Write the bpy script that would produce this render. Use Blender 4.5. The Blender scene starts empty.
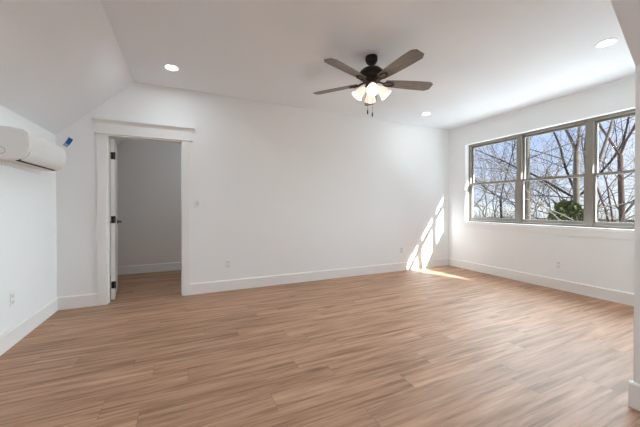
import bpy, bmesh, math, random
from mathutils import Vector, Matrix
R = math.radians
scene = bpy.context.scene
COL = scene.collection

# ------------------------------------------------------------------ camera, sky, sun, exposure
cam_data = bpy.data.cameras.new('camera')
cam_data.sensor_width = 36.0
cam_data.lens = 36.0 * 288.458 / 640.0
cam_data.shift_y = -4.49 / 640.0
cam_data.clip_start = 0.02
cam_data.clip_end = 600
cam = bpy.data.objects.new('camera', cam_data)
cam.location = (0, 0, 1.2)
cam.rotation_euler = (R(90) - 0.0059, 0, -0.4295)
COL.objects.link(cam)
scene.camera = cam

SUN_DIR = Vector((0.404, -1.0, 0.557)).normalized()       # towards the sun
world = bpy.data.worlds.new('sky')
scene.world = world
world.use_nodes = True
wn = world.node_tree
wn.nodes.clear()
geo = wn.nodes.new('ShaderNodeTexCoord')
sep_ = wn.nodes.new('ShaderNodeSeparateXYZ')
wn.links.new(geo.outputs['Generated'], sep_.inputs[0])
rmp = wn.nodes.new('ShaderNodeValToRGB')           # clear winter sky: pale at the horizon, blue higher up
while len(rmp.color_ramp.elements) < 4:
    rmp.color_ramp.elements.new(0.5)
for e_, (p_, c_) in zip(rmp.color_ramp.elements, ((0.0, (0.70, 0.78, 0.93)), (0.10, (0.60, 0.71, 0.95)), (0.28, (0.40, 0.54, 0.92)), (1.0, (0.16, 0.28, 0.68)))):
    e_.position = p_
    e_.color = (*c_, 1)
wn.links.new(sep_.outputs[2], rmp.inputs[0])
cl = wn.nodes.new('ShaderNodeTexNoise')            # thin high cloud
cl.inputs['Scale'].default_value = 3.5
cl.inputs['Detail'].default_value = 5
wn.links.new(geo.outputs['Generated'], cl.inputs['Vector'])
clr = wn.nodes.new('ShaderNodeValToRGB')
clr.color_ramp.elements[0].position = 0.46
clr.color_ramp.elements[1].position = 0.72
wn.links.new(cl.outputs[0], clr.inputs[0])
cmx = wn.nodes.new('ShaderNodeMix')
cmx.data_type = 'RGBA'
wn.links.new(clr.outputs[0], cmx.inputs[0])
wn.links.new(rmp.outputs[0], cmx.inputs[6])
cmx.inputs[7].default_value = (0.88, 0.90, 0.96, 1)
bg = wn.nodes.new('ShaderNodeBackground')
bg.inputs['Strength'].default_value = 1.0
wo = wn.nodes.new('ShaderNodeOutputWorld')
wn.links.new(cmx.outputs[2], bg.inputs[0])
wn.links.new(bg.outputs[0], wo.inputs[0])


def sun_lamp(name, direction, energy, angle, color):
    l = bpy.data.lights.new(name, 'SUN')
    l.energy = energy
    l.angle = R(angle)
    l.color = color
    o = bpy.data.objects.new(name, l)
    o.rotation_euler = Vector(direction).to_track_quat('Z', 'Y').to_euler()
    o.location = Vector(direction) * 30 + Vector((5, 2, 0))
    COL.objects.link(o)
    return o


sun_lamp('sun', SUN_DIR, 26.0, 0.6, (0.95, 0.965, 0.96))
sun_lamp('sky_fill', (1.0, 0.66, 0.36), 35.0, 105, (0.78, 0.925, 1.0))  # wide soft sun lamp, added on top of the sky to brighten the room
CAN_POWER = 3.2
FAN_POWER = 2.5
scene.view_settings.view_transform = 'Standard'
scene.view_settings.look = 'None'
scene.view_settings.exposure = 0.34
scene.view_settings.gamma = 1.0
scene.view_settings.use_curve_mapping = False
try:
    scene.cycles.max_bounces = 16
    scene.cycles.diffuse_bounces = 10
    scene.cycles.transparent_max_bounces = 16
    scene.cycles.caustics_reflective = False
    scene.cycles.sample_clamp_indirect = 6
    scene.cycles.use_denoising = True
except Exception:
    pass

# ------------------------------------------------------------------ dimensions (metres)
XL, XW, YB, ZC, ZK = -1.395, 4.925, 4.335, 2.80, 2.04
XS, XK, YK = -0.612, 2.432, 0.786
XSR = XK - (XS - XL)
YR, YH = -3.2, 6.14          # rear wall, far wall of the hall
WT = 0.115


# ------------------------------------------------------------------ helpers
class NT:
    """small wrapper round a material node tree"""
    def __init__(s, name):
        s.m = bpy.data.materials.new(name)
        s.m.use_nodes = True
        s.t = s.m.node_tree
        s.b = s.t.nodes['Principled BSDF']

    def n(s, typ, **kw):
        nd = s.t.nodes.new('ShaderNode' + typ)
        for k, v in kw.items():
            setattr(nd, k, v)
        return nd

    def put(s, sock, v):
        if isinstance(v, bpy.types.NodeSocket):
            s.t.links.new(v, sock)
        else:
            sock.default_value = v

    def math(s, op, a, b=0.0, c=0.0):
        nd = s.n('Math', operation=op)
        s.put(nd.inputs[0], a)
        s.put(nd.inputs[1], b)
        s.put(nd.inputs[2], c)
        return nd.outputs[0]

    def mix(s, f, a, b, blend='MIX'):
        nd = s.n('Mix', data_type='RGBA', blend_type=blend)
        s.put(nd.inputs[0], f)
        s.put(nd.inputs[6], a)
        s.put(nd.inputs[7], b)
        return nd.outputs[2]

    def coords(s):
        return s.n('TexCoord').outputs['Object']

    def noise(s, vec, scale, detail=4, rough=0.55):
        nd = s.n('TexNoise')
        s.put(nd.inputs['Vector'], vec)
        nd.inputs['Scale'].default_value = scale
        nd.inputs['Detail'].default_value = detail
        nd.inputs['Roughness'].default_value = rough
        return nd.outputs[0]

    def ramp(s, f, stops):
        nd = s.n('ValToRGB')
        while len(nd.color_ramp.elements) < len(stops):
            nd.color_ramp.elements.new(0.5)
        for e, (p, c) in zip(nd.color_ramp.elements, stops):
            e.position = p
            e.color = (*c, 1)
        s.put(nd.inputs[0], f)
        return nd.outputs[0]

    def bump(s, h, strength=0.1, dist=0.002):
        nd = s.n('Bump')
        nd.inputs['Strength'].default_value = strength
        nd.inputs['Distance'].default_value = dist
        s.put(nd.inputs['Height'], h)
        s.t.links.new(nd.outputs[0], s.b.inputs['Normal'])


def c4(c):
    return (*c, 1.0)


def mat(name, col, rough=0.5, metal=0.0, var=0.04, scale=6.0, bump=0.0, bscale=200, spec=0.5, emit=None, estr=0.0):
    t = NT(name)
    f = t.noise(t.coords(), scale)
    a = tuple(max(0, x * (1 - var)) for x in col)
    b = tuple(min(1, x * (1 + var)) for x in col)
    t.put(t.b.inputs['Base Color'], t.mix(f, c4(a), c4(b)))
    t.b.inputs['Roughness'].default_value = rough
    t.b.inputs['Metallic'].default_value = metal
    t.b.inputs['Specular IOR Level'].default_value = spec
    if bump:
        t.bump(t.noise(t.coords(), bscale, 2), bump)
    if emit:
        t.b.inputs['Emission Color'].default_value = c4(emit)
        t.b.inputs['Emission Strength'].default_value = estr
    return t.m


def floor_material():
    t = NT('oak_plank_floor')
    sep = t.n('SeparateXYZ')
    t.put(sep.inputs[0], t.coords())
    x, y = sep.outputs[0], sep.outputs[1]
    PW, PL = 0.182, 1.22
    ry = t.math('DIVIDE', y, PW)
    row = t.math('FLOOR', ry)
    fy = t.math('FRACT', ry)
    wn1 = t.n('TexWhiteNoise', noise_dimensions='1D')
    t.put(wn1.inputs['W'], row)
    rx = t.math('ADD', t.math('DIVIDE', x, PL), t.math('MULTIPLY', wn1.outputs[0], 9.0))
    colm = t.math('FLOOR', rx)
    fx = t.math('FRACT', rx)
    cid = t.n('CombineXYZ')
    t.put(cid.inputs[0], row)
    t.put(cid.inputs[1], colm)
    wn2 = t.n('TexWhiteNoise', noise_dimensions='3D')
    t.put(wn2.inputs['Vector'], cid.outputs[0])
    rnd = wn2.outputs[0]
    # stretched grain, shifted per plank
    gv = t.n('CombineXYZ')
    t.put(gv.inputs[0], t.math('ADD', t.math('MULTIPLY', x, 1.0), t.math('MULTIPLY', rnd, 40.0)))
    t.put(gv.inputs[1], t.math('ADD', t.math('MULTIPLY', y, 19.0), t.math('MULTIPLY', rnd, 17.0)))
    t.put(gv.inputs[2], t.math('MULTIPLY', rnd, 23.0))
    big = t.noise(gv.outputs[0], 1.5, 6, 0.62)
    gv2 = t.n('CombineXYZ')
    t.put(gv2.inputs[0], t.math('ADD', t.math('MULTIPLY', x, 3.0), t.math('MULTIPLY', rnd, 31.0)))
    t.put(gv2.inputs[1], t.math('MULTIPLY', y, 70.0))
    fine = t.noise(gv2.outputs[0], 2.0, 4, 0.6)
    base = t.ramp(big, [(0.26, (0.155, 0.072, 0.038)), (0.40, (0.305, 0.162, 0.092)),
                        (0.53, (0.440, 0.256, 0.163)), (0.72, (0.56, 0.352, 0.236))])
    shade = t.math('MULTIPLY_ADD', rnd, 0.20, 0.90)
    sc = t.n('CombineXYZ')
    for i in range(3):
        t.put(sc.inputs[i], shade)
    c1 = t.mix(1.0, base, sc.outputs[0], 'MULTIPLY')
    fr = t.ramp(fine, [(0.30, (0.80, 0.78, 0.76)), (0.62, (1.06, 1.06, 1.06))])
    c2 = t.mix(0.8, c1, fr, 'MULTIPLY')
    # knots: small dark blotches
    kn = t.n('TexVoronoi')
    kv = t.n('CombineXYZ')
    t.put(kv.inputs[0], t.math('MULTIPLY', x, 0.7))
    t.put(kv.inputs[1], t.math('MULTIPLY', y, 2.4))
    t.put(kn.inputs['Vector'], kv.outputs[0])
    kn.inputs['Scale'].default_value = 1.25
    km = t.ramp(kn.outputs['Distance'], [(0.03, (0.45, 0.40, 0.36)), (0.11, (1, 1, 1))])
    c3 = t.mix(0.75, c2, km, 'MULTIPLY')
    ey = t.math('LESS_THAN', t.math('MINIMUM', fy, t.math('SUBTRACT', 1.0, fy)), 0.008)
    ex = t.math('LESS_THAN', t.math('MINIMUM', fx, t.math('SUBTRACT', 1.0, fx)), 0.0014)
    seam = t.math('MAXIMUM', ey, ex)
    c4_ = t.mix(t.math('MULTIPLY', seam, 0.45), c3, (0.12, 0.075, 0.05, 1))
    t.put(t.b.inputs['Base Color'], c4_)
    t.put(t.b.inputs['Roughness'], t.math('MULTIPLY_ADD', fine, 0.15, 0.46))
    t.b.inputs['Specular IOR Level'].default_value = 0.5
    h = t.math('SUBTRACT', t.math('MULTIPLY', fine, 0.3), seam)
    t.bump(h, 0.12, 0.002)
    return t.m


def blade_material():
    t = NT('weathered_grey_wood')
    sep = t.n('SeparateXYZ')
    t.put(sep.inputs[0], t.coords())
    v = t.n('CombineXYZ')
    t.put(v.inputs[0], t.math('MULTIPLY', sep.outputs[0], 4.0))
    t.put(v.inputs[1], t.math('MULTIPLY', sep.outputs[1], 90.0))
    f = t.noise(v.outputs[0], 1.6, 5, 0.6)
    t.put(t.b.inputs['Base Color'], t.ramp(f, [(0.3, (0.10, 0.090, 0.084)), (0.7, (0.27, 0.245, 0.225))]))
    t.b.inputs['Roughness'].default_value = 0.55
    return t.m


def bark_material(name, a, b):
    t = NT(name)
    f = t.noise(t.coords(), 3.0, 6, 0.6)
    t.put(t.b.inputs['Base Color'], t.mix(f, c4(a), c4(b)))
    t.b.inputs['Roughness'].default_value = 0.9
    t.b.inputs['Specular IOR Level'].default_value = 0.1
    t.bump(t.noise(t.coords(), 40, 3), 0.4, 0.02)
    return t.m


def glass_material(name, gloss=0.06):
    t = NT(name)
    out = t.t.nodes['Material Output']
    tr = t.n('BsdfTransparent')
    tr.inputs[0].default_value = (0.97, 0.985, 0.98, 1)
    gl = t.n('BsdfGlossy')
    gl.inputs['Roughness'].default_value = 0.02
    lw = t.n('LayerWeight')
    lw.inputs[0].default_value = 0.5
    fac = t.math('MULTIPLY_ADD', t.math('POWER', lw.outputs['Facing'], 5.0), 0.5, 0.008)
    mx = t.n('MixShader')
    t.t.links.new(fac, mx.inputs[0])
    t.t.links.new(tr.outputs[0], mx.inputs[1])
    t.t.links.new(gl.outputs[0], mx.inputs[2])
    t.t.links.new(mx.outputs[0], out.inputs[0])
    return t.m


M = {
    'wall': mat('white_wall_paint', (0.865, 0.877, 0.885), 0.75, var=0.012, scale=1.5, bump=0.06, bscale=260, spec=0.25),
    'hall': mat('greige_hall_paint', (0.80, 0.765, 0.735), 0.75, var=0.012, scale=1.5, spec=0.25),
    'ceil': mat('white_ceiling_paint', (0.865, 0.90, 0.94), 0.9, var=0.012, scale=1.5, bump=0.06, bscale=200, spec=0.15),
    'trim': mat('white_satin_trim', (0.845, 0.845, 0.84), 0.38, var=0.01),
    'door': mat('white_door_paint', (0.84, 0.84, 0.835), 0.4, var=0.01),
    'floor': floor_material(),
    'black': mat('matte_black_metal', (0.016, 0.015, 0.014), 0.42, metal=0.4, var=0.15),
    'bronze': mat('dark_bronze_metal', (0.075, 0.052, 0.040), 0.38, metal=0.6, var=0.15),
    'blade': blade_material(),
    'shade': mat('frosted_white_glass', (0.9, 0.86, 0.80), 0.4, var=0.02, emit=(1.0, 0.80, 0.62), estr=0.62),
    'bulb': mat('glowing_bulb', (1, 0.95, 0.9), 0.4, var=0.0, emit=(1.0, 0.86, 0.70), estr=3.5),
    'led': mat('glowing_diffuser', (1, 1, 1), 0.5, var=0.0, emit=(1.0, 0.97, 0.93), estr=4.0),
    'vinyl': mat('taupe_vinyl', (0.25, 0.225, 0.20), 0.45, var=0.03),
    'glass': glass_material('window_glass'),
    'plastic': mat('white_plastic', (0.84, 0.84, 0.83), 0.35, var=0.01),
    'plastic_grey': mat('light_grey_plastic', (0.70, 0.70, 0.695), 0.4, var=0.01),
    'acbody': mat('white_appliance_plastic', (0.82, 0.82, 0.805), 0.3, var=0.01),
    'slot': mat('dark_recess', (0.03, 0.03, 0.03), 0.7, var=0.1),
    'badge': mat('grey_print', (0.45, 0.45, 0.45), 0.5, var=0.02),
    'tape': mat('blue_masking_tape', (0.012, 0.115, 0.42), 0.6, var=0.08, scale=60),
    'tapeb': mat('pale_blue_tape_back', (0.30, 0.42, 0.62), 0.6, var=0.05),
    'bark': bark_material('grey_brown_bark', (0.034, 0.028, 0.023), (0.105, 0.088, 0.073)),
    'barkdark': bark_material('dark_brown_bark', (0.008, 0.006, 0.005), (0.022, 0.017, 0.014)),
    'barkred': bark_material('reddish_brown_bark', (0.022, 0.013, 0.0105), (0.058, 0.036, 0.029)),
    'twig': bark_material('pale_twig_bark', (0.028, 0.023, 0.019), (0.072, 0.058, 0.048)),
    'leaf': bark_material('evergreen_leaf', (0.014, 0.020, 0.007), (0.085, 0.092, 0.036)),
    'ground': bark_material('dry_winter_grass', (0.045, 0.036, 0.024), (0.085, 0.070, 0.048)),
    'brush': bark_material('dry_brush_twigs', (0.032, 0.024, 0.017), (0.07, 0.053, 0.038)),
    'siding': mat('pale_house_siding', (0.30, 0.28, 0.25), 0.7, var=0.05),
    'siding_tan': mat('tan_house_siding', (0.22, 0.185, 0.145), 0.7, var=0.05),
    'bounce_metal': mat('bounce_roof_metal', (0.46, 0.46, 0.455), 0.5, var=0.03),  # for the added roof that reflects daylight indoors
    'concrete': mat('bounce_concrete', (0.58, 0.575, 0.56), 0.85, var=0.08, scale=1.2),  # for the added slab outside, pale so it bounces light
    'roof': mat('grey_roof_shingle', (0.10, 0.095, 0.09), 0.85, var=0.2, scale=3),
    'pane_dark': mat('dark_window_pane', (0.03, 0.035, 0.04), 0.15, var=0.05),
}


def link(o, parent=None):
    COL.objects.link(o)
    if parent is not None:
        o.parent = parent
    return o


def tag(o, label=None, cat=None, group=None, kind=None):
    if label:
        o['label'] = label
    if cat:
        o['category'] = cat
    if group:
        o['group'] = group
    if kind:
        o['kind'] = kind
    return o


def empty(name, loc=(0, 0, 0), rot=(0, 0, 0)):
    o = bpy.data.objects.new(name, None)
    o.location = loc
    o.rotation_euler = rot
    o.empty_display_size = 0.05
    return link(o)


class MB:
    """collects shapes into one mesh"""
    def __init__(s):
        s.bm = bmesh.new()

    def _x(s, verts, mtx):
        if mtx is not None:
            bmesh.ops.transform(s.bm, matrix=mtx, verts=verts)

    def box(s, a, b, mtx=None, bevel=0.0):
        vs = [s.bm.verts.new((x, y, z)) for x in (a[0], b[0]) for y in (a[1], b[1]) for z in (a[2], b[2])]
        q = [(0, 1, 3, 2), (4, 6, 7, 5), (0, 4, 5, 1), (2, 3, 7, 6), (0, 2, 6, 4), (1, 5, 7, 3)]
        fs = [s.bm.faces.new([vs[i] for i in f]) for f in q]
        if bevel:
            es = list({e for f in fs for e in f.edges})
            r = bmesh.ops.bevel(s.bm, geom=es, offset=bevel, segments=2, affect='EDGES', profile=0.6)
            vs = list({v for f in r['faces'] for v in f.verts} | {v for v in vs if v.is_valid})
        s._x(vs, mtx)
        return s

    def prism(s, pts, axis, a, b, mtx=None):
        """polygon in the two other axes (cyclic order), extruded along axis from a to b"""
        def P(p, t):
            return [(t, p[0], p[1]), (p[0], t, p[1]), (p[0], p[1], t)][axis]
        A = [s.bm.verts.new(P(p, a)) for p in pts]
        B = [s.bm.verts.new(P(p, b)) for p in pts]
        s.bm.faces.new(A)
        s.bm.faces.new(list(reversed(B)))
        n = len(pts)
        for i in range(n):
            s.bm.faces.new([A[i], B[i], B[(i + 1) % n], A[(i + 1) % n]])
        s._x(A + B, mtx)
        return s

    def lathe(s, prof, seg=32, mtx=None):
        """profile of (r, z) turned round z"""
        rings = []
        allv = []
        for r, z in prof:
            if r < 1e-6:
                ring = [s.bm.verts.new((0, 0, z))]
            else:
                ring = [s.bm.verts.new((r * math.cos(2 * math.pi * i / seg), r * math.sin(2 * math.pi * i / seg), z)) for i in range(seg)]
            rings.append(ring)
            allv += ring
        for A, B in zip(rings, rings[1:]):
            for i in range(seg):
                j = (i + 1) % seg
                if len(A) == 1 and len(B) == 1:
                    continue
                if len(A) == 1:
                    s.bm.faces.new([A[0], B[i], B[j]])
                elif len(B) == 1:
                    s.bm.faces.new([A[i], B[0], A[j]])
                else:
                    s.bm.faces.new([A[i], B[i], B[j], A[j]])
        s._x(allv, mtx)
        return s

    def tube(s, pts, radii, seg=6, cap=True):
        pts = [Vector(p) for p in pts]
        if not hasattr(radii, '__len__'):
            radii = [radii] * len(pts)
        rings = []
        prev = None
        for i, p in enumerate(pts):
            d = (pts[min(i + 1, len(pts) - 1)] - pts[max(i - 1, 0)]).normalized()
            if prev is None:
                u = d.orthogonal().normalized()
            else:
                u = (prev - d * prev.dot(d))
                u = u.normalized() if u.length > 1e-6 else d.orthogonal().normalized()
            prev = u
            v = d.cross(u)
            rings.append([s.bm.verts.new(p + (u * math.cos(2 * math.pi * k / seg) + v * math.sin(2 * math.pi * k / seg)) * radii[i]) for k in range(seg)])
        for A, B in zip(rings, rings[1:]):
            for k in range(seg):
                s.bm.faces.new([A[k], A[(k + 1) % seg], B[(k + 1) % seg], B[k]])
        if cap:
            s.bm.faces.new(list(reversed(rings[0])))
            s.bm.faces.new(rings[-1])
        return s

    def build(s, name, m, parent=None, smooth=False, loc=None, rot=None, angle=35):
        bmesh.ops.recalc_face_normals(s.bm, faces=s.bm.faces)
        me = bpy.data.meshes.new(name)
        s.bm.to_mesh(me)
        s.bm.free()
        me.materials.append(m)
        if smooth:
            me.polygons.foreach_set('use_smooth', [True] * len(me.polygons))
            if angle:
                me.set_sharp_from_angle(angle=R(angle))
        o = bpy.data.objects.new(name, me)
        if loc is not None:
            o.location = loc
        if rot is not None:
            o.rotation_euler = rot
        return link(o, parent)


def structure(o, label=None):
    o['kind'] = 'structure'
    if label:
        o['label'] = label
    return o


# ================================================================== the room shell
fl = MB().box((XL - WT, YR - WT, -0.1), (XW + 0.05, YH + WT, 0.0)).build('floor', M['floor'])
structure(fl, 'light brown oak plank floor')

# flat ceiling: main strip plus the dormer bay
ce = MB()
ce.box((XS - 0.02, YR - WT, ZC), (XSR + 0.02, YH + WT, ZC + 0.1))
ce.box((XSR + 0.02, YK - 0.1, ZC), (XW + 0.17, YH + WT, ZC + 0.1))
structure(ce.build('ceiling', M['ceil']), 'flat white ceiling')
k = (ZC - ZK) / (XS - XL)
sl = MB().prism([(XL - 0.1, ZK - 0.1 * k), (XS, ZC), (XS, ZC + 0.14), (XL - 0.1, ZK - 0.1 * k + 0.14)], 1, YR - WT, YH + WT)
structure(sl.build('ceiling_left', M['ceil']), 'sloped white ceiling above the left wall')
sr = MB().prism([(XK + 0.1, ZK - 0.1 * k), (XSR, ZC), (XSR, ZC + 0.14), (XK + 0.1, ZK - 0.1 * k + 0.14)], 1, YR - WT, YK - 0.001)
structure(sr.build('ceiling_right', M['ceil']), 'sloped white ceiling above the right knee wall')

# walls
structure(MB().box((XL - WT, YR - WT, 0), (XL, YH + WT, ZK + 0.02)).build('wall_left', M['wall']), 'low white wall under the left slope')
DX0, DX1, DZ = -0.905, -0.075, 2.098      # door opening
wb = MB()
wb.prism([(XL, 0), (DX0 - 0.003, 0), (DX0 - 0.003, ZK + (DX0 - XL) * k), (XL, ZK)], 1, YB, YB + WT)
wb.prism([(DX0 - 0.003, DZ + 0.003), (DX1 + 0.003, DZ + 0.003), (DX1 + 0.003, ZC), (XS, ZC), (DX0 - 0.003, ZK + (DX0 - XL) * k)], 1, YB, YB + WT)
wb.box((DX1 + 0.003, YB, 0), (XW + 0.17, YB + WT, ZC))
structure(wb.build('wall_back', M['wall']), 'white back wall with the doorway')
# window wall
WY0, WY1, WZ0, WZ1 = 1.095, 3.94, 0.925, 2.418
ww = MB()
XO = XW + 0.17
ww.box((XW, YK - WT, 0), (XO, YB + WT, WZ0 - 0.028))
ww.box((XW, YK - WT, WZ1), (XO, YB + WT, ZC))
ww.box((XW, YK - WT, WZ0 - 0.028), (XO, WY0, WZ1))
ww.box((XW, WY1, WZ0 - 0.028), (XO, YB + WT, WZ1))
structure(ww.build('wall_window', M['wall']), 'white wall with the triple window')
# near knee wall and the cheek of the dormer
structure(MB().box((XK, YR - WT, 0), (XK + WT, YK, ZK + 0.02)).build('wall_right', M['wall']), 'low white wall at the right edge')
ck = MB().prism([(XSR, ZC), (XK + 0.002, ZK), (XK + 0.002, 0), (XW, 0), (XW, ZC)], 1, YK - WT, YK)
structure(ck.build('wall_dormer', M['wall']), 'white side wall of the dormer')
rw = MB().prism([(XL, 0), (XK, 0), (XK, ZK), (XSR, ZC), (XS, ZC), (XL, ZK)], 1, YR - WT, YR)
structure(rw.build('wall_rear', M['wall']), 'white wall behind the viewer')
# hall beyond the door
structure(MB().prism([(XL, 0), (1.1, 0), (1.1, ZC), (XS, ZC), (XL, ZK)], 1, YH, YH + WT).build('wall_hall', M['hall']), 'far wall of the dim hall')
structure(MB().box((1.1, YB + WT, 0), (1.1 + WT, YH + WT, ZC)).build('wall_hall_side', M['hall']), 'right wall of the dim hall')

# baseboards
BH, BT = 0.152, 0.016


def baseboard(name, p0, p1, nrm, label):
    """board along p0 -> p1, standing on nrm side"""
    p0, p1, nrm = Vector((*p0, 0)), Vector((*p1, 0)), Vector((*nrm, 0)).normalized()
    b = MB()
    prof = [(0, 0), (BT, 0), (BT, BH - 0.012), (BT - 0.006, BH - 0.003), (BT - 0.010, BH), (0, BH)]
    A = [b.bm.verts.new(p0 + nrm * d + Vector((0, 0, z))) for d, z in prof]
    B = [b.bm.verts.new(p1 + nrm * d + Vector((0, 0, z))) for d, z in prof]
    b.bm.faces.new(A)
    b.bm.faces.new(list(reversed(B)))
    for i in range(len(prof)):
        j = (i + 1) % len(prof)
        b.bm.faces.new([A[i], B[i], B[j], A[j]])
    return structure(b.build(name, M['trim']), label)


baseboard('baseboard_left', (XL, YR), (XL, YB), (1, 0), 'white baseboard along the left wall')
baseboard('baseboard_back', (0.028, YB), (XW, YB), (0, -1), 'white baseboard along the back wall right of the door')
baseboard('baseboard_corner', (XL + BT, YB), (-1.007, YB), (0, -1), 'short white baseboard left of the door')
baseboard('baseboard_window', (XW, YK), (XW, YB - BT), (-1, 0), 'white baseboard under the window')
baseboard('baseboard_right', (XK, YR), (XK, YK + BT), (-1, 0), 'white baseboard on the right knee wall')
baseboard('baseboard_dormer', (XK, YK), (XW - BT, YK), (0, 1), 'white baseboard on the dormer side wall')
baseboard('baseboard_hall', (XL, YH), (1.1, YH), (0, -1), 'white baseboard along the far hall wall')
baseboard('baseboard_rear', (XL + BT, YR), (XK - BT, YR), (0, 1), 'white baseboard behind the viewer')

# door casing
cs = MB()
cs.box((-1.007, YB - 0.019, 0), (-0.911, YB, 2.104), bevel=0.002)
cs.box((-0.069, YB - 0.019, 0), (0.028, YB, 2.104), bevel=0.002)
structure(cs.build('trim_1', M['trim']), 'flat white side casings of the doorway')
hd = MB()
hd.box((-1.022, YB - 0.032, 2.101), (0.060, YB, 2.117), bevel=0.003)
hd.box((-1.010, YB - 0.022, 2.117), (0.046, YB, 2.236))
# cap moulding: cove profile with mitred returns
y0 = YB
steps = [(0.024, 2.225), (0.030, 2.236), (0.040, 2.248), (0.054, 2.262), (0.060, 2.268), (0.060, 2.284)]
loops = []
for d, z in steps:
    e = d - 0.022
    loops.append([hd.bm.verts.new(v) for v in ((-1.010 - e, y0, z), (-1.010 - e, y0 - d, z), (0.046 + e, y0 - d, z), (0.046 + e, y0, z))])
for A, B in zip(loops, loops[1:]):
    for i in range(4):
        hd.bm.faces.new([A[i], A[(i + 1) % 4], B[(i + 1) % 4], B[i]])
hd.bm.faces.new(loops[-1])
hd.bm.faces.new(list(reversed(loops[0])))
structure(hd.build('trim_2', M['trim']), 'white header with a crown cap over the doorway')
jb = MB()
jb.box((DX0 - 0.006, YB - 0.001, 0), (DX0, YB + WT + 0.001, DZ))
jb.box((DX1, YB - 0.001, 0), (DX1 + 0.006, YB + WT + 0.001, DZ))
jb.box((DX0, YB - 0.001, DZ - 0.012), (DX1, YB + WT + 0.001, DZ + 0.005))
# door stops
jb.box((DX0, YB + 0.055, 0), (DX0 + 0.010, YB + 0.075, DZ - 0.012))
jb.box((DX1 - 0.010, YB + 0.055, 0), (DX1, YB + 0.075, DZ - 0.012))
structure(jb.build('trim_3', M['trim']), 'white jamb inside the doorway')
hc = MB()
hc.box((-1.0, YB + WT, 0), (-0.911, YB + WT + 0.018, 2.19))
hc.box((-0.069, YB + WT, 0), (0.02, YB + WT + 0.018, 2.19))
hc.box((-0.911, YB + WT, 2.10), (-0.069, YB + WT + 0.018, 2.19))
structure(hc.build('trim_4', M['trim']), 'white casing on the hall side of the doorway')

# the door, swung open into the hall (hinge on the left jamb)
door = empty('door_1', (-0.899, YB + WT + 0.022, 0.012), (0, 0, R(98.5)))
structure(door, 'white panelled door standing open into the hall')
W_, H_, T_ = 0.813, 2.065, 0.044
d = MB()
st = 0.115
d.box((0, -T_, 0), (st, 0, H_), bevel=0.002)
d.box((W_ - st, -T_, 0), (W_, 0, H_), bevel=0.002)
d.box((st, -T_, 0), (W_ - st, 0, 0.22))
d.box((st, -T_, H_ - st), (W_ - st, 0, H_))
d.box((st, -T_, 0.95), (W_ - st, 0, 1.07))
for z0, z1 in ((0.22, 0.95), (1.07, H_ - st)):
    d.box((st, -T_ + 0.010, z0), (W_ - st, -0.010, z1))
leaf_o = d.build('door_slab', M['door'], door)
for z in (0.19, 1.03, 1.85):
    h = MB()
    h.box((-0.0022, -0.037, z - 0.045), (0.0, -0.004, z + 0.045))
    h.lathe([(0, -0.047), (0.0065, -0.047), (0.0065, 0.047), (0, 0.047)], 12, Matrix.Translation((-0.007, -0.045, z)))
    h.build('hinge', M['black'], door, smooth=True)
hn = MB()
for s in (-1, 1):
    y = -T_ if s < 0 else 0.0
    rot = Matrix.Translation((W_ - 0.07, y, 0.97)) @ Matrix.Rotation(R(90 if s < 0 else -90), 4, 'X')
    hn.lathe([(0, 0), (0.032, 0), (0.032, 0.006), (0.026, 0.010), (0.011, 0.012), (0.011, 0.05), (0, 0.05)], 20, rot)
    hn.tube([(W_ - 0.07, y + s * 0.048, 0.97), (W_ - 0.11, y + s * 0.050, 0.97), (W_ - 0.185, y + s * 0.046, 0.968)], [0.010, 0.009, 0.007], 10)
hn.build('door_handle', M['black'], door, smooth=True)['label'] = 'black lever handle'

# ================================================================== the triple window
st_ = MB()
st_.box((XW + 0.001, WY0 - 0.02, WZ0 - 0.028), (XW + 0.10, WY1 + 0.02, WZ0), bevel=0.003)
structure(st_.build('trim_5', M['trim']), 'white window stool under the triple window')
ap = MB()
ap.box((XW - 0.012, WY0 - 0.01, 0.803), (XW, WY1 + 0.01, WZ0 - 0.028), bevel=0.002)
structure(ap.build('trim_6', M['trim']), 'flat white apron under the window stool')


def window_unit(name, y0, y1, label):
    w = empty(name, (XW + 0.09, (y0 + y1) / 2, WZ0))
    structure(w, label)
    ox, oy, oz = w.location

    def ring(mb, xa, xb, a, b, za, zb, fl_, fr_, fb, ft):
        mb.box((xa - ox, a - oy, za - oz), (xb - ox, a + fl_ - oy, zb - oz), bevel=0.002)
        mb.box((xa - ox, b - fr_ - oy, za - oz), (xb - ox, b - oy, zb - oz), bevel=0.002)
        mb.box((xa - ox, a + fl_ - oy, za - oz), (xb - ox, b - fr_ - oy, za + fb - oz))
        mb.box((xa - ox, a + fl_ - oy, zb - ft - oz), (xb - ox, b - fr_ - oy, zb - oz))
    FX0 = XW + 0.092
    f = MB()
    ring(f, FX0, FX0 + 0.090, y0, y1, WZ0, WZ1, 0.036, 0.036, 0.030, 0.034)
    f.build('frame', M['vinyl'], w)
    ya, yb = y0 + 0.036, y1 - 0.036
    zm = 1.648
    for nm, xa, za, zb, fb, ft in (('lower_sash', FX0 + 0.012, WZ0 + 0.032, zm + 0.018, 0.048, 0.034),
                                   ('upper_sash', FX0 + 0.048, zm - 0.018, WZ1 - 0.036, 0.034, 0.030)):
        s = MB()
        ring(s, xa, xa + 0.032, ya, yb, za, zb, 0.030, 0.030, fb, ft)
        if nm == 'lower_sash':        # sash lock on the meeting rail
            s.box((xa - 0.004 - ox, -0.03, zb - 0.002 - oz), (xa + 0.02 - ox, 0.03, zb + 0.012 - oz), bevel=0.003)
        so = s.build(nm, M['vinyl'], w)
        g = MB()
        g.box((xa + 0.014 - ox, ya + 0.026 - oy, za + fb - 0.004 - oz), (xa + 0.018 - ox, yb - 0.026 - oy, zb - ft + 0.004 - oz))
        g.build('pane', M['glass'], so)
    return w


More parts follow.
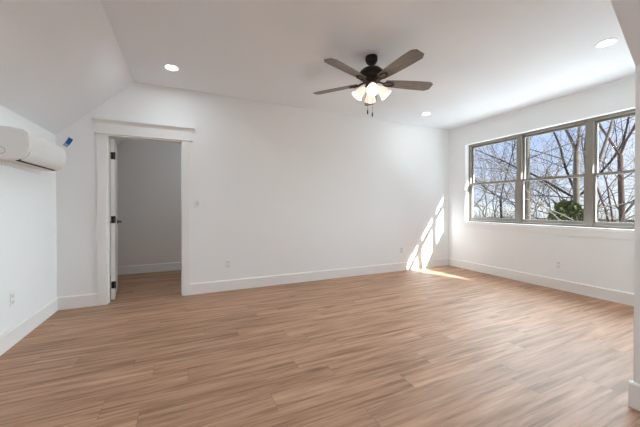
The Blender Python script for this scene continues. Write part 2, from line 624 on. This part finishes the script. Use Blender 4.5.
window_unit('window_1', 2.996, WY1, 'double-hung window nearest the back wall')
window_unit('window_2', 2.066, 2.996, 'double-hung window in the middle of the three')
window_unit('window_3', WY0, 2.066, 'double-hung window nearest the viewer')

# outside eave over the window
ev = MB()
ev.box((XO, -2.5, 2.60), (XO + 0.52, 6.5, 2.63))
ev.box((XO + 0.50, -2.5, 2.585), (XO + 0.53, 6.5, 2.78))
ev.prism([(XO, 2.95), (XO + 0.55, 2.78), (XO + 0.55, 2.81), (XO, 3.0)], 1, -2.5, 6.5)
structure(ev.build('eave', M['trim']), 'white eave above the window outside')

# ================================================================== ceiling fan
FX, FY = 1.779, 2.569
fan = empty('ceiling_fan', (FX, FY, ZC))
tag(fan, 'five-blade ceiling fan with four lit glass shades and two pull chains', 'ceiling fan')
MB().lathe([(0, 0), (0.062, 0), (0.065, -0.008), (0.066, -0.030), (0.061, -0.052), (0.048, -0.072), (0.030, -0.084), (0.016, -0.088), (0, -0.088)], 32).build('canopy', M['black'], fan, smooth=True)
MB().lathe([(0, -0.080), (0.0125, -0.080), (0.0125, -0.108), (0.022, -0.110), (0.024, -0.130), (0, -0.130)], 20).build('downrod', M['black'], fan, smooth=True)
mh = MB()
mh.lathe([(0, -0.112), (0.030, -0.113), (0.060, -0.120), (0.095, -0.136), (0.122, -0.162), (0.136, -0.192), (0.138, -0.214),
          (0.128, -0.222), (0.115, -0.232), (0.080, -0.240), (0, -0.240)], 40)
mh.build('motor_housing', M['black'], fan, smooth=True)
MB().lathe([(0, -0.240), (0.060, -0.240), (0.064, -0.248), (0.062, -0.292), (0.056, -0.312), (0.050, -0.336), (0.036, -0.350), (0.014, -0.358), (0.010, -0.370), (0, -0.372)], 32).build('switch_housing', M['bronze'], fan, smooth=True)
ZB = -0.272
for i in range(5):
    a = R(-87.5 + 72 * i)
    bl = MB()
    outline = [(0.150, -0.046), (0.165, -0.050), (0.30, -0.063), (0.45, -0.071), (0.56, -0.074), (0.640, -0.074), (0.682, -0.044),
               (0.682, 0.0), (0.682, 0.044), (0.640, 0.074), (0.56, 0.074), (0.45, 0.071), (0.30, 0.063), (0.165, 0.050), (0.150, 0.046)]
    pitch = Matrix.Rotation(R(-12), 4, 'X')
    bl.prism(outline, 2, -0.003, 0.003, pitch)
    bo = bl.build('blade', M['blade'], fan, loc=(0, 0, ZB), rot=(0, 0, a))
    ir = MB()
    # open loop bracket that carries the blade
    ir.tube([(0.060, 0, 0.012), (0.10, 0, 0.006), (0.135, 0, -0.004)], [0.012, 0.010, 0.010], 8)
    loop = []
    for q in range(17):
        t = 2 * math.pi * q / 16
        loop.append(pitch @ Vector((0.190 + 0.058 * math.cos(t), 0.034 * math.sin(t), -0.008)))
    ir.tube(loop, 0.0075, 8, cap=False)
    for sx, sy in ((0.20, 0.030), (0.20, -0.030), (0.245, 0.0)):
        ir.lathe([(0, -0.018), (0.008, -0.018), (0.008, -0.002), (0, -0.002)], 10, pitch @ Matrix.Translation((sx, sy, 0)))
    ir.build('blade_bracket', M['bronze'], bo, smooth=True)
# light kit
for i in range(4):
    a = R(-120 + 90 * i)
    ca, sa = math.cos(a), math.sin(a)
    MB().tube([(0.040 * ca, 0.040 * sa, -0.318), (0.066 * ca, 0.066 * sa, -0.318), (0.082 * ca, 0.082 * sa, -0.328)], [0.011, 0.010, 0.014], 10).build('shade_arm', M['bronze'], fan, smooth=True)
    sh = MB()
    sh.lathe([(0.020, 0.012), (0.026, 0.0), (0.034, -0.012), (0.045, -0.040), (0.053, -0.075), (0.060, -0.108), (0.0625, -0.112),
              (0.0575, -0.108), (0.050, -0.075), (0.042, -0.040), (0.031, -0.012), (0.020, -0.004)], 28)
    tilt = Matrix.Rotation(a, 4, 'Z') @ Matrix.Rotation(R(-42), 4, 'Y')
    so = sh.build('lamp_shade', M['shade'], fan, smooth=True, loc=(0.082 * ca, 0.082 * sa, -0.332))
    so.rotation_euler = tilt.to_euler()
    MB().lathe([(0, -0.020), (0.012, -0.022), (0.014, -0.035), (0.024, -0.058), (0.026, -0.072), (0.018, -0.090), (0, -0.096)], 16).build('bulb', M['bulb'], so, smooth=True)
    ld = bpy.data.lights.new('fan_lamp', 'POINT')
    ld.energy = FAN_POWER
    ld.color = (1.0, 0.80, 0.60)
    ld.shadow_soft_size = 0.03
    lo = bpy.data.objects.new('fan_lamp', ld)
    lo.location = (0, 0, -0.105)
    link(lo, so)
for (cx, cy, zl) in ((-0.032, 0.024, -0.555), (0.008, -0.006, -0.585)):
    pc = MB()
    pc.tube([(cx, cy, -0.340), (cx, cy, zl)], 0.0022, 6)
    po = pc.build('pull_chain', M['bronze'], fan)
    MB().lathe([(0, 0.0), (0.004, -0.002), (0.007, -0.014), (0.0075, -0.04), (0.005, -0.052), (0, -0.054)], 12).build('chain_pendant', M['black'], po, smooth=True, loc=(cx, cy, zl))


# ================================================================== recessed lights
def can_light(x, y, label, power=CAN_POWER):
    c = empty('recessed_light', (x, y, ZC))
    tag(c, label, 'ceiling light', 'recessed ceiling lights')
    MB().lathe([(0.062, -0.001), (0.064, -0.005), (0.078, -0.008), (0.084, -0.005), (0.086, 0.0)], 40).build('trim_ring', M['plastic'], c, smooth=True)
    MB().lathe([(0, -0.003), (0.063, -0.003), (0.063, -0.0005), (0, -0.0005)], 40).build('diffuser', M['led'], c)
    ld = bpy.data.lights.new('recessed_lamp', 'AREA')
    ld.shape = 'DISK'
    ld.size = 0.12
    ld.energy = power
    ld.color = (0.82, 0.94, 1.0)
    lo = bpy.data.objects.new('recessed_lamp', ld)
    lo.location = (0, 0, -0.0045)
    link(lo, c)


can_light(-0.165, 3.72, 'round recessed ceiling light above the doorway at left')
can_light(3.715, 3.74, 'round recessed ceiling light near the far window corner', 2.0)
can_light(3.705, 1.40, 'round recessed ceiling light at the upper right before the near wall')
can_light(-0.165, 1.40, 'added recessed fill light on the left side nearer the viewer, out of view', 5.0)  # unseen extra lamp, lifts the brightness on this side
can_light(-0.165, -1.2, 'added recessed fill light behind the viewer on the left, out of view', 14.0)  # strong unseen lamp added as fill from the back of the room
can_light(1.2, -1.2, 'added recessed fill light behind the viewer on the right, out of view', 14.0)  # its twin, also added as unseen fill

can_light(0.3, 5.2, 'added recessed fill light in the hall, out of view', 4.0)  # unseen lamp added to lift the dim hall

# ================================================================== mini-split air conditioner
AY0, AY1 = 3.14, 3.96
ac = empty('air_conditioner', (XL, (AY0 + AY1) / 2, 1.60))
tag(ac, 'white wall-mounted air conditioner high on the left wall beside the back corner', 'air conditioner')
hw = (AY1 - AY0) / 2
prof = [(0.0, -0.012), (0.06, -0.018), (0.128, -0.014), (0.162, 0.004), (0.188, 0.030), (0.200, 0.058), (0.205, 0.110), (0.205, 0.165),
        (0.202, 0.196), (0.193, 0.219), (0.178, 0.235), (0.155, 0.244), (0.10, 0.248), (0.0, 0.250)]
b = MB().prism(prof, 1, -hw, hw)
bmesh.ops.bevel(b.bm, geom=[e for e in b.bm.edges if abs(e.verts[0].co.y - e.verts[1].co.y) < 1e-6 and min(e.verts[0].co.x, e.verts[1].co.x) > 0.001], offset=0.010, segments=3, affect='EDGES')
b.build('housing', M['acbody'], ac, smooth=True, angle=40)
fp = MB()
pp = [(0.2055, 0.085), (0.2085, 0.110), (0.2085, 0.165), (0.2055, 0.196), (0.1955, 0.221), (0.190, 0.218), (0.200, 0.194), (0.203, 0.165), (0.203, 0.110), (0.200, 0.085)]
fp.prism(pp, 1, -hw + 0.014, hw - 0.014)
fp.build('front_panel', M['acbody'], ac, smooth=True, angle=40)
lv = MB().prism([(0.146, -0.008), (0.170, 0.006), (0.194, 0.034), (0.202, 0.060), (0.206, 0.059), (0.198, 0.030), (0.174, 0.000), (0.149, -0.014)], 1, -hw + 0.04, hw - 0.05)
lv.build('louver', M['acbody'], ac, smooth=True, angle=40)
MB().prism([(0.118, -0.0140), (0.150, -0.0050), (0.150, -0.0120), (0.118, -0.0200)], 1, -hw + 0.035, hw - 0.06).build('air_outlet', M['slot'], ac)
rg = MB()
rg.lathe([(0.024, 0.0), (0.024, 0.0015), (0.028, 0.0015), (0.028, 0.0)], 28, Matrix.Translation((0.045, -hw, 0.055)) @ Matrix.Rotation(R(90), 4, 'X'))
rg.build('end_cap_ring', M['badge'], ac)
wp = MB().box((0.0, -hw + 0.10, -0.05), (0.010, hw - 0.03, -0.012), bevel=0.002)  # thin strip standing in for a reflected light band on the wall
wp.build('reflection_strip', M['acbody'], ac)

# blue tape tab stuck beside it
tp = empty('tape_strip', (-1.276, YB - 0.003, 1.972), (0, R(32), 0))
tag(tp, 'blue masking tape tab stuck on the back wall beside the air conditioner', 'tape')
tm = MB()
pts = [(-0.040, 0.0), (0.0, -0.002), (0.03, -0.010), (0.048, -0.020)]
A = []
for z, y in pts:
    A.append([tm.bm.verts.new((sx * 0.024, y + dy, z)) for sx, dy in ((-1, 0), (1, 0), (1, 0.0016), (-1, 0.0016))])
for P, Q in zip(A, A[1:]):
    for i in range(4):
        tm.bm.faces.new([P[i], P[(i + 1) % 4], Q[(i + 1) % 4], Q[i]])
tm.bm.faces.new(A[0])
tm.bm.faces.new(list(reversed(A[-1])))
tm.build('tape', M['tape'], tp)
MB().box((-0.026, -0.0006, -0.066), (0.022, 0.0012, -0.030)).build('tape_end', M['tapeb'], tp)['label'] = 'pale blue end of the tape'


# ================================================================== switch and outlets
def plate_thing(name, loc, rotz, label, cat, kind):
    p = empty(name, loc, (0, 0, rotz))        # local +Y points into the wall
    tag(p, label, cat)
    MB().box((-0.036, -0.006, -0.058), (0.036, 0.0, 0.058), bevel=0.0025).build('cover_plate', M['plastic'], p)
    if kind == 'switch':
        rk = MB().prism([(-0.0075, -0.033), (-0.0095, 0.033), (-0.004, 0.033), (-0.004, -0.033)], 0, -0.0165, 0.0165)
        rk.build('rocker', M['plastic_grey'], p)
    else:
        for z in (0.026, -0.026):
            rc = MB().box((-0.0165, -0.0085, z - 0.014), (0.0165, -0.004, z + 0.014), bevel=0.002)
            ro = rc.build('receptacle', M['plastic_grey'], p)
            sl_ = MB()
            sl_.box((-0.008, -0.0088, z - 0.004), (-0.006, -0.0080, z + 0.006))
            sl_.box((0.006, -0.0088, z - 0.004), (0.008, -0.0080, z + 0.006))
            sl_.build('slot', M['badge'], ro)
    return p


plate_thing('light_switch', (0.118, YB, 1.252), 0, 'white rocker light switch right of the doorway', 'light switch', 'switch')
if True:
    plate_thing('wall_outlet', (0.530, YB, 0.384), 0, 'white wall outlet low on the back wall near the doorway', 'outlet', 'outlet')
    plate_thing('wall_outlet', (3.700, YB, 0.388), 0, 'white wall outlet low on the back wall beside the sunlit patch', 'outlet', 'outlet')
    plate_thing('wall_outlet', (XW, 2.375, 0.362), R(-90), 'white wall outlet below the triple window', 'outlet', 'outlet')
    plate_thing('wall_outlet', (XL, 3.40, 0.40), R(90), 'white wall outlet low on the left wall below the air conditioner', 'outlet', 'outlet')

# ================================================================== outdoors
GZ = -3.2
g = MB()
g.box((XO + 0.02, -150, GZ - 0.2), (260, 190, GZ))
structure(g.build('ground', M['ground']), 'dry winter lawn outside')


def grow(mb, rng, p, d, length, r, depth, maxd, wob=0.16, up=0.03, nchild=(4, 6)):
    n = max(4, int(length / 0.35)) if depth < 2 else 4
    n = min(n, 12)
    pts, rad = [p.copy()], [r]
    q, dd = p.copy(), d.normalized()
    endr = r * (0.42 if depth < maxd else 0.30)
    for i in range(n):
        dd = (dd + Vector((rng.gauss(0, wob), rng.gauss(0, wob), rng.gauss(0, wob) + up))).normalized()
        q = q + dd * (length / n)
        pts.append(q.copy())
        rad.append(r + (endr - r) * (i + 1) / n)
    mb[0 if depth < 1 else 1].tube(pts, rad, 8 if depth == 0 else (5 if depth == 1 else 3), cap=False)
    if depth >= maxd:
        return
    k_ = rng.randint(*nchild) + (1 if depth > 0 else 0)
    for c in range(k_):
        t = rng.uniform(0.30, 0.97) if c else 1.0
        i = min(len(pts) - 2, int(t * n))
        base = pts[i] if c else pts[-1]
        ax = (pts[i + 1] - pts[i]).normalized()
        side = ax.orthogonal().normalized()
        side.rotate(Matrix.Rotation(rng.uniform(0, 2 * math.pi), 3, ax))
        ang = R(rng.uniform(24, 62)) if c else R(rng.uniform(4, 25))
        nd = ax * math.cos(ang) + side * math.sin(ang)
        grow(mb, rng, base, nd, length * rng.uniform(0.45, 0.72), rad[i] * rng.uniform(0.38, 0.62) if c else rad[-1], depth + 1, maxd, wob * 1.1, up, nchild)


def bare_tree(loc, seed, h, r, label, bark, group=None, lean=(0, 0), forks=None, maxd=4, nchild=(4, 6), trunk=0.5, wob=0.10):
    rng = random.Random(seed)
    r *= 0.8
    t = empty('bare_tree', (loc[0], loc[1], GZ))
    tag(t, label, 'tree', group)
    mbs = (MB(), MB())
    base = Vector((0, 0, -0.05))
    d0 = Vector((lean[0], lean[1], 1.0))
    # trunk
    tl = h * trunk
    n = 8
    pts, rad = [base], [r * 1.25]
    q, dd = base.copy(), d0.normalized()
    for i in range(n):
        dd = (dd + Vector((rng.gauss(0, wob * .5), rng.gauss(0, wob * .5), 0.04))).normalized()
        q = q + dd * tl / n
        pts.append(q.copy())
        rad.append(r * (1.0 - 0.28 * (i + 1) / n))
    mbs[0].tube(pts, rad, 10, cap=True)
    dirs = forks or [(rng.uniform(-.5, .5), rng.uniform(-.5, .5), 1.0) for _ in range(3)]
    for f in dirs:
        grow(mbs, rng, pts[-1], Vector(f), h * rng.uniform(0.34, 0.48), rad[-1] * 0.60, 1, maxd, wob * 1.3, 0.02, nchild)
    # side limbs on the trunk
    for c in range(4):
        i = rng.randint(4, n - 1)
        a = rng.uniform(0, 2 * math.pi)
        grow(mbs, rng, pts[i], Vector((math.cos(a), math.sin(a), rng.uniform(0.1, 0.8))), h * rng.uniform(0.20, 0.34), rad[i] * 0.26, 2, maxd, wob * 1.5, 0.02, nchild)
    mbs[0].build('trunk', M[bark], t, smooth=True, angle=None)
    mbs[1].build('branches', M[bark], t, smooth=True, angle=None)
    return t


NEAR = 'bare trees close to the house'
FAR = 'bare trees further off'
# direction towards the picture's right is roughly (0.6, -0.8); forks spread along it
bare_tree((10.45, 5.90), 11, 13.5, 0.125, 'thick pale bare trunk rising at the left of the middle window', 'bark', NEAR, forks=[(0.05, 0.1, 1), (-0.5, 0.5, 0.8)], trunk=0.60, wob=0.03)
bare_tree((12.51, 6.29), 5, 11.0, 0.14, 'dark crooked bare tree in the centre of the middle window', 'barkdark', NEAR, forks=[(-0.6, 0.75, 0.55), (0.4, -0.5, 0.9), (-0.1, 0.15, 1)], trunk=0.44, wob=0.07)
bare_tree((11.90, 5.16), 21, 13.5, 0.15, 'pale bare tree forking high at the right of the middle window', 'bark', NEAR, forks=[(-0.24, 0.30, 1.0), (0.02, -0.06, 1.0)], trunk=0.47, wob=0.04)
bare_tree((10.75, 4.15), 31, 12.0, 0.14, 'pale bare tree forking in a V at the left of the near window', 'bark', NEAR, forks=[(-0.10, 0.14, 1.0), (0.16, -0.20, 1.0)], trunk=0.42, wob=0.04)
bare_tree((13.2, 4.75), 41, 8.5, 0.10, 'reddish bare tree with spreading low limbs in the near window', 'barkred', NEAR, forks=[(-0.6, 0.8, 0.7), (0.6, -0.8, 0.6), (0.1, 0.1, 1), (-0.3, 0.2, 0.9)], trunk=0.44, wob=0.10)
bare_tree((11.4, 3.72), 51, 12.0, 0.11, 'dark reddish bare tree at the right side of the near window', 'barkred', NEAR, forks=[(-0.3, 0.4, 1.0), (0.2, -0.3, 1.0)], trunk=0.5, wob=0.05)
bare_tree((11.83, 7.48), 61, 10.5, 0.08, 'slim dark bare tree at the right of the far window', 'barkdark', NEAR, forks=[(-0.6, 0.7, 0.8), (0.2, -0.3, 1)], trunk=0.46, wob=0.07)
bare_tree((15.24, 11.35), 71, 9.0, 0.09, 'slim brown bare tree at the left of the far window', 'bark', NEAR, trunk=0.40, wob=0.14)
bare_tree((14.2, 9.6), 72, 8.0, 0.07, 'thin pale bare tree leaning across the middle of the far window', 'twig', NEAR, lean=(0.25, -0.35), trunk=0.45, wob=0.14)
for (x, y, sd, hh, lb) in ((21.3, 16.2, 81, 10.5, 'distant bare tree behind the left edge of the far window'),
                           (26.5, 17.96, 82, 11, 'distant bare tree behind the middle of the far window'),
                           (25.8, 15.3, 83, 12, 'distant bare tree behind the mullion between far and middle windows'),
                           (31.9, 16.6, 84, 12.5, 'distant bare tree behind the dark crooked tree'),
                           (25.4, 11.8, 85, 11, 'distant bare tree behind the evergreen shrub'),
                           (30.6, 12.4, 86, 12, 'distant bare tree behind the mullion between middle and near windows'),
                           (26.5, 9.15, 87, 11, 'distant bare tree behind the near window'),
                           (32.4, 10.3, 88, 12, 'distant bare tree behind the right edge of the near window')):
    bare_tree((x, y), sd, hh, 0.13, lb, 'twig', FAR, trunk=0.36, wob=0.14)


dr = MB().box((XO + 1.0, -40, GZ), (17.5, 40, GZ + 0.04))
structure(dr.build('bounce_slab', M['concrete']), 'added pale slab outside that bounces daylight up through the window')  # unseen from the camera, added to throw light deeper onto the ceiling
lr = MB()
lr.prism([(XO + 0.01, 0.50), (XO + 4.2, -0.45), (XO + 4.2, -0.53), (XO + 0.01, 0.42)], 1, -5.0, 8.0)
for i in range(33):        # standing seams
    yy = -5.0 + i * 13.0 / 32
    lr.prism([(XO + 0.01, 0.50), (XO + 4.2, -0.45), (XO + 4.2, -0.42), (XO + 0.01, 0.53)], 1, yy - 0.012, yy + 0.012)
structure(lr.build('bounce_roof', M['bounce_metal']), 'added pale roof below the window that bounces daylight inside')  # added below the sight line as a reflector for the ceiling


def shrub(loc, seed, rx, h, label, n=2600):
    rng = random.Random(seed)
    t = empty('evergreen_shrub', (loc[0], loc[1], GZ))
    tag(t, label, 'shrub')
    f = MB()
    for i in range(n):
        a = rng.uniform(0, 2 * math.pi)
        u = rng.random()
        z = h * (0.03 + 0.97 * u)
        rr = rx * math.sqrt(max(0.03, 1 - (max(0, u - 0.35) / 0.66) ** 2)) * (0.72 + 0.28 * math.sin(a * 3 + u * 7)) * rng.uniform(0.55, 1.08)
        p = Vector((rr * math.cos(a), rr * math.sin(a), z))
        nrm = Vector((rng.gauss(0, 1), rng.gauss(0, 1), rng.gauss(0.3, 1))).normalized()
        sx = nrm.orthogonal().normalized()
        sx.rotate(Matrix.Rotation(rng.uniform(0, 6.28), 3, nrm))
        sy = nrm.cross(sx)
        L = rng.uniform(0.07, 0.15)
        w = L * 0.38
        vs = [f.bm.verts.new(p + v) for v in (-sx * L, sy * w - sx * 0.1 * L, sx * L + nrm * 0.02, -sy * w - sx * 0.1 * L)]
        f.bm.faces.new(vs)
    f.build('foliage', M['leaf'], t)
    s = MB()
    for i in range(7):
        a = i * 0.9
        s.tube([(0, 0, 0), (rx * .3 * math.cos(a), rx * .3 * math.sin(a), h * .5), (rx * .55 * math.cos(a), rx * .55 * math.sin(a), h * 0.85)], [0.05, 0.03, 0.01], 5)
    s.build('stems', M['barkdark'], t)


shrub((11.9, 5.48), 3, 1.0, 4.6, 'dark green evergreen shrub at the right of the middle window', 4200)
shrub((15.0, 6.0), 4, 0.9, 3.7, 'smaller green shrub behind the mullion before the near window', 2000)

# wooded rise far behind the houses
hl = MB()
pr_ = []
rngh = random.Random(4)
n_ = 60
for i in range(n_ + 1):
    a_ = R(4 + 52 * i / n_)
    pr_.append((a_, 4.6 + 1.3 * math.sin(i * 0.7) + rngh.uniform(-0.5, 0.5)))
rows_ = []
for rr_, f_ in ((112, 0.0), (118, 0.75), (128, 1.0), (150, 0.0)):
    rows_.append([hl.bm.verts.new((rr_ * math.cos(a_), rr_ * math.sin(a_), GZ - 0.1 + h_ * f_)) for a_, h_ in pr_])
for A_, B_ in zip(rows_, rows_[1:]):
    for i in range(n_):
        hl.bm.faces.new([A_[i], A_[i + 1], B_[i + 1], B_[i]])
structure(hl.build('wooded_hill', M['brush'], smooth=True), 'low brown wooded rise on the horizon')

# dry brush along the back of the lots (nobody could count its twigs)
rng = random.Random(9)
br = MB()
for i in range(2900):
    t = rng.random()
    x = 17 + rng.uniform(0, 9)
    y = 4.0 + t * 13 + (x - 17) * 0.35
    hh = rng.uniform(2.0, 4.6) * (0.8 + 0.3 * math.sin(y * 1.7))
    p = Vector((x, y, GZ))
    dx, dy = rng.gauss(0, 0.35), rng.gauss(0, 0.35)
    m = p + Vector((dx * 0.4 * hh, dy * 0.4 * hh, hh * 0.5))
    e = m + Vector((rng.gauss(0, .3) * hh * .5, rng.gauss(0, .3) * hh * .5, hh * 0.5))
    br.tube([p, m, e], [0.018, 0.013, 0.005], 3, cap=False)
tag(br.build('dry_brush', M['brush']), 'tangle of dry brown brush behind the trees', 'brush', kind='stuff')


def house(loc, rotz, w, dpt, wall_h, roof_h, m, label, nwin=4):
    hs = empty('house', (loc[0], loc[1], GZ), (0, 0, rotz))
    tag(hs, label, 'house')
    MB().prism([(-dpt / 2, 0), (dpt / 2, 0), (dpt / 2, wall_h), (0, wall_h + roof_h), (-dpt / 2, wall_h)], 0, -w / 2, w / 2).build('walls', M[m], hs)
    kk = roof_h / (dpt / 2)
    rf = MB()
    for s in (-1, 1):
        rf.prism([(0, wall_h + roof_h + 0.02), (s * (dpt / 2 + 0.4), wall_h - 0.4 * kk + 0.02), (s * (dpt / 2 + 0.4), wall_h - 0.4 * kk + 0.22), (0, wall_h + roof_h + 0.24)], 0, -w / 2 - 0.4, w / 2 + 0.4)
    rf.build('roof', M['roof'], hs)
    for i in range(nwin):
        xx = -w / 2 + (i + 0.5) * w / nwin
        wf = MB().box((xx - 0.6, -dpt / 2 - 0.08, wall_h * 0.38), (xx + 0.6, -dpt / 2 + 0.02, wall_h * 0.38 + 1.4), bevel=0.02).build('window', M['trim'], hs)
        MB().box((xx - 0.5, -dpt / 2 - 0.10, wall_h * 0.38 + 0.1), (xx + 0.5, -dpt / 2 - 0.07, wall_h * 0.38 + 1.3)).build('pane', M['pane_dark'], wf)
    return hs


house((51.2, 30.6), R(-62), 15, 9, 2.7, 1.6, 'siding', 'pale low house seen between trunks in the middle window')
house((62, 45), R(-60), 15, 9, 2.8, 1.5, 'siding_tan', 'tan low house seen low in the far window')
house((60, 22.5), R(-75), 16, 9, 2.6, 1.6, 'siding_tan', 'tan low house far behind the near window')
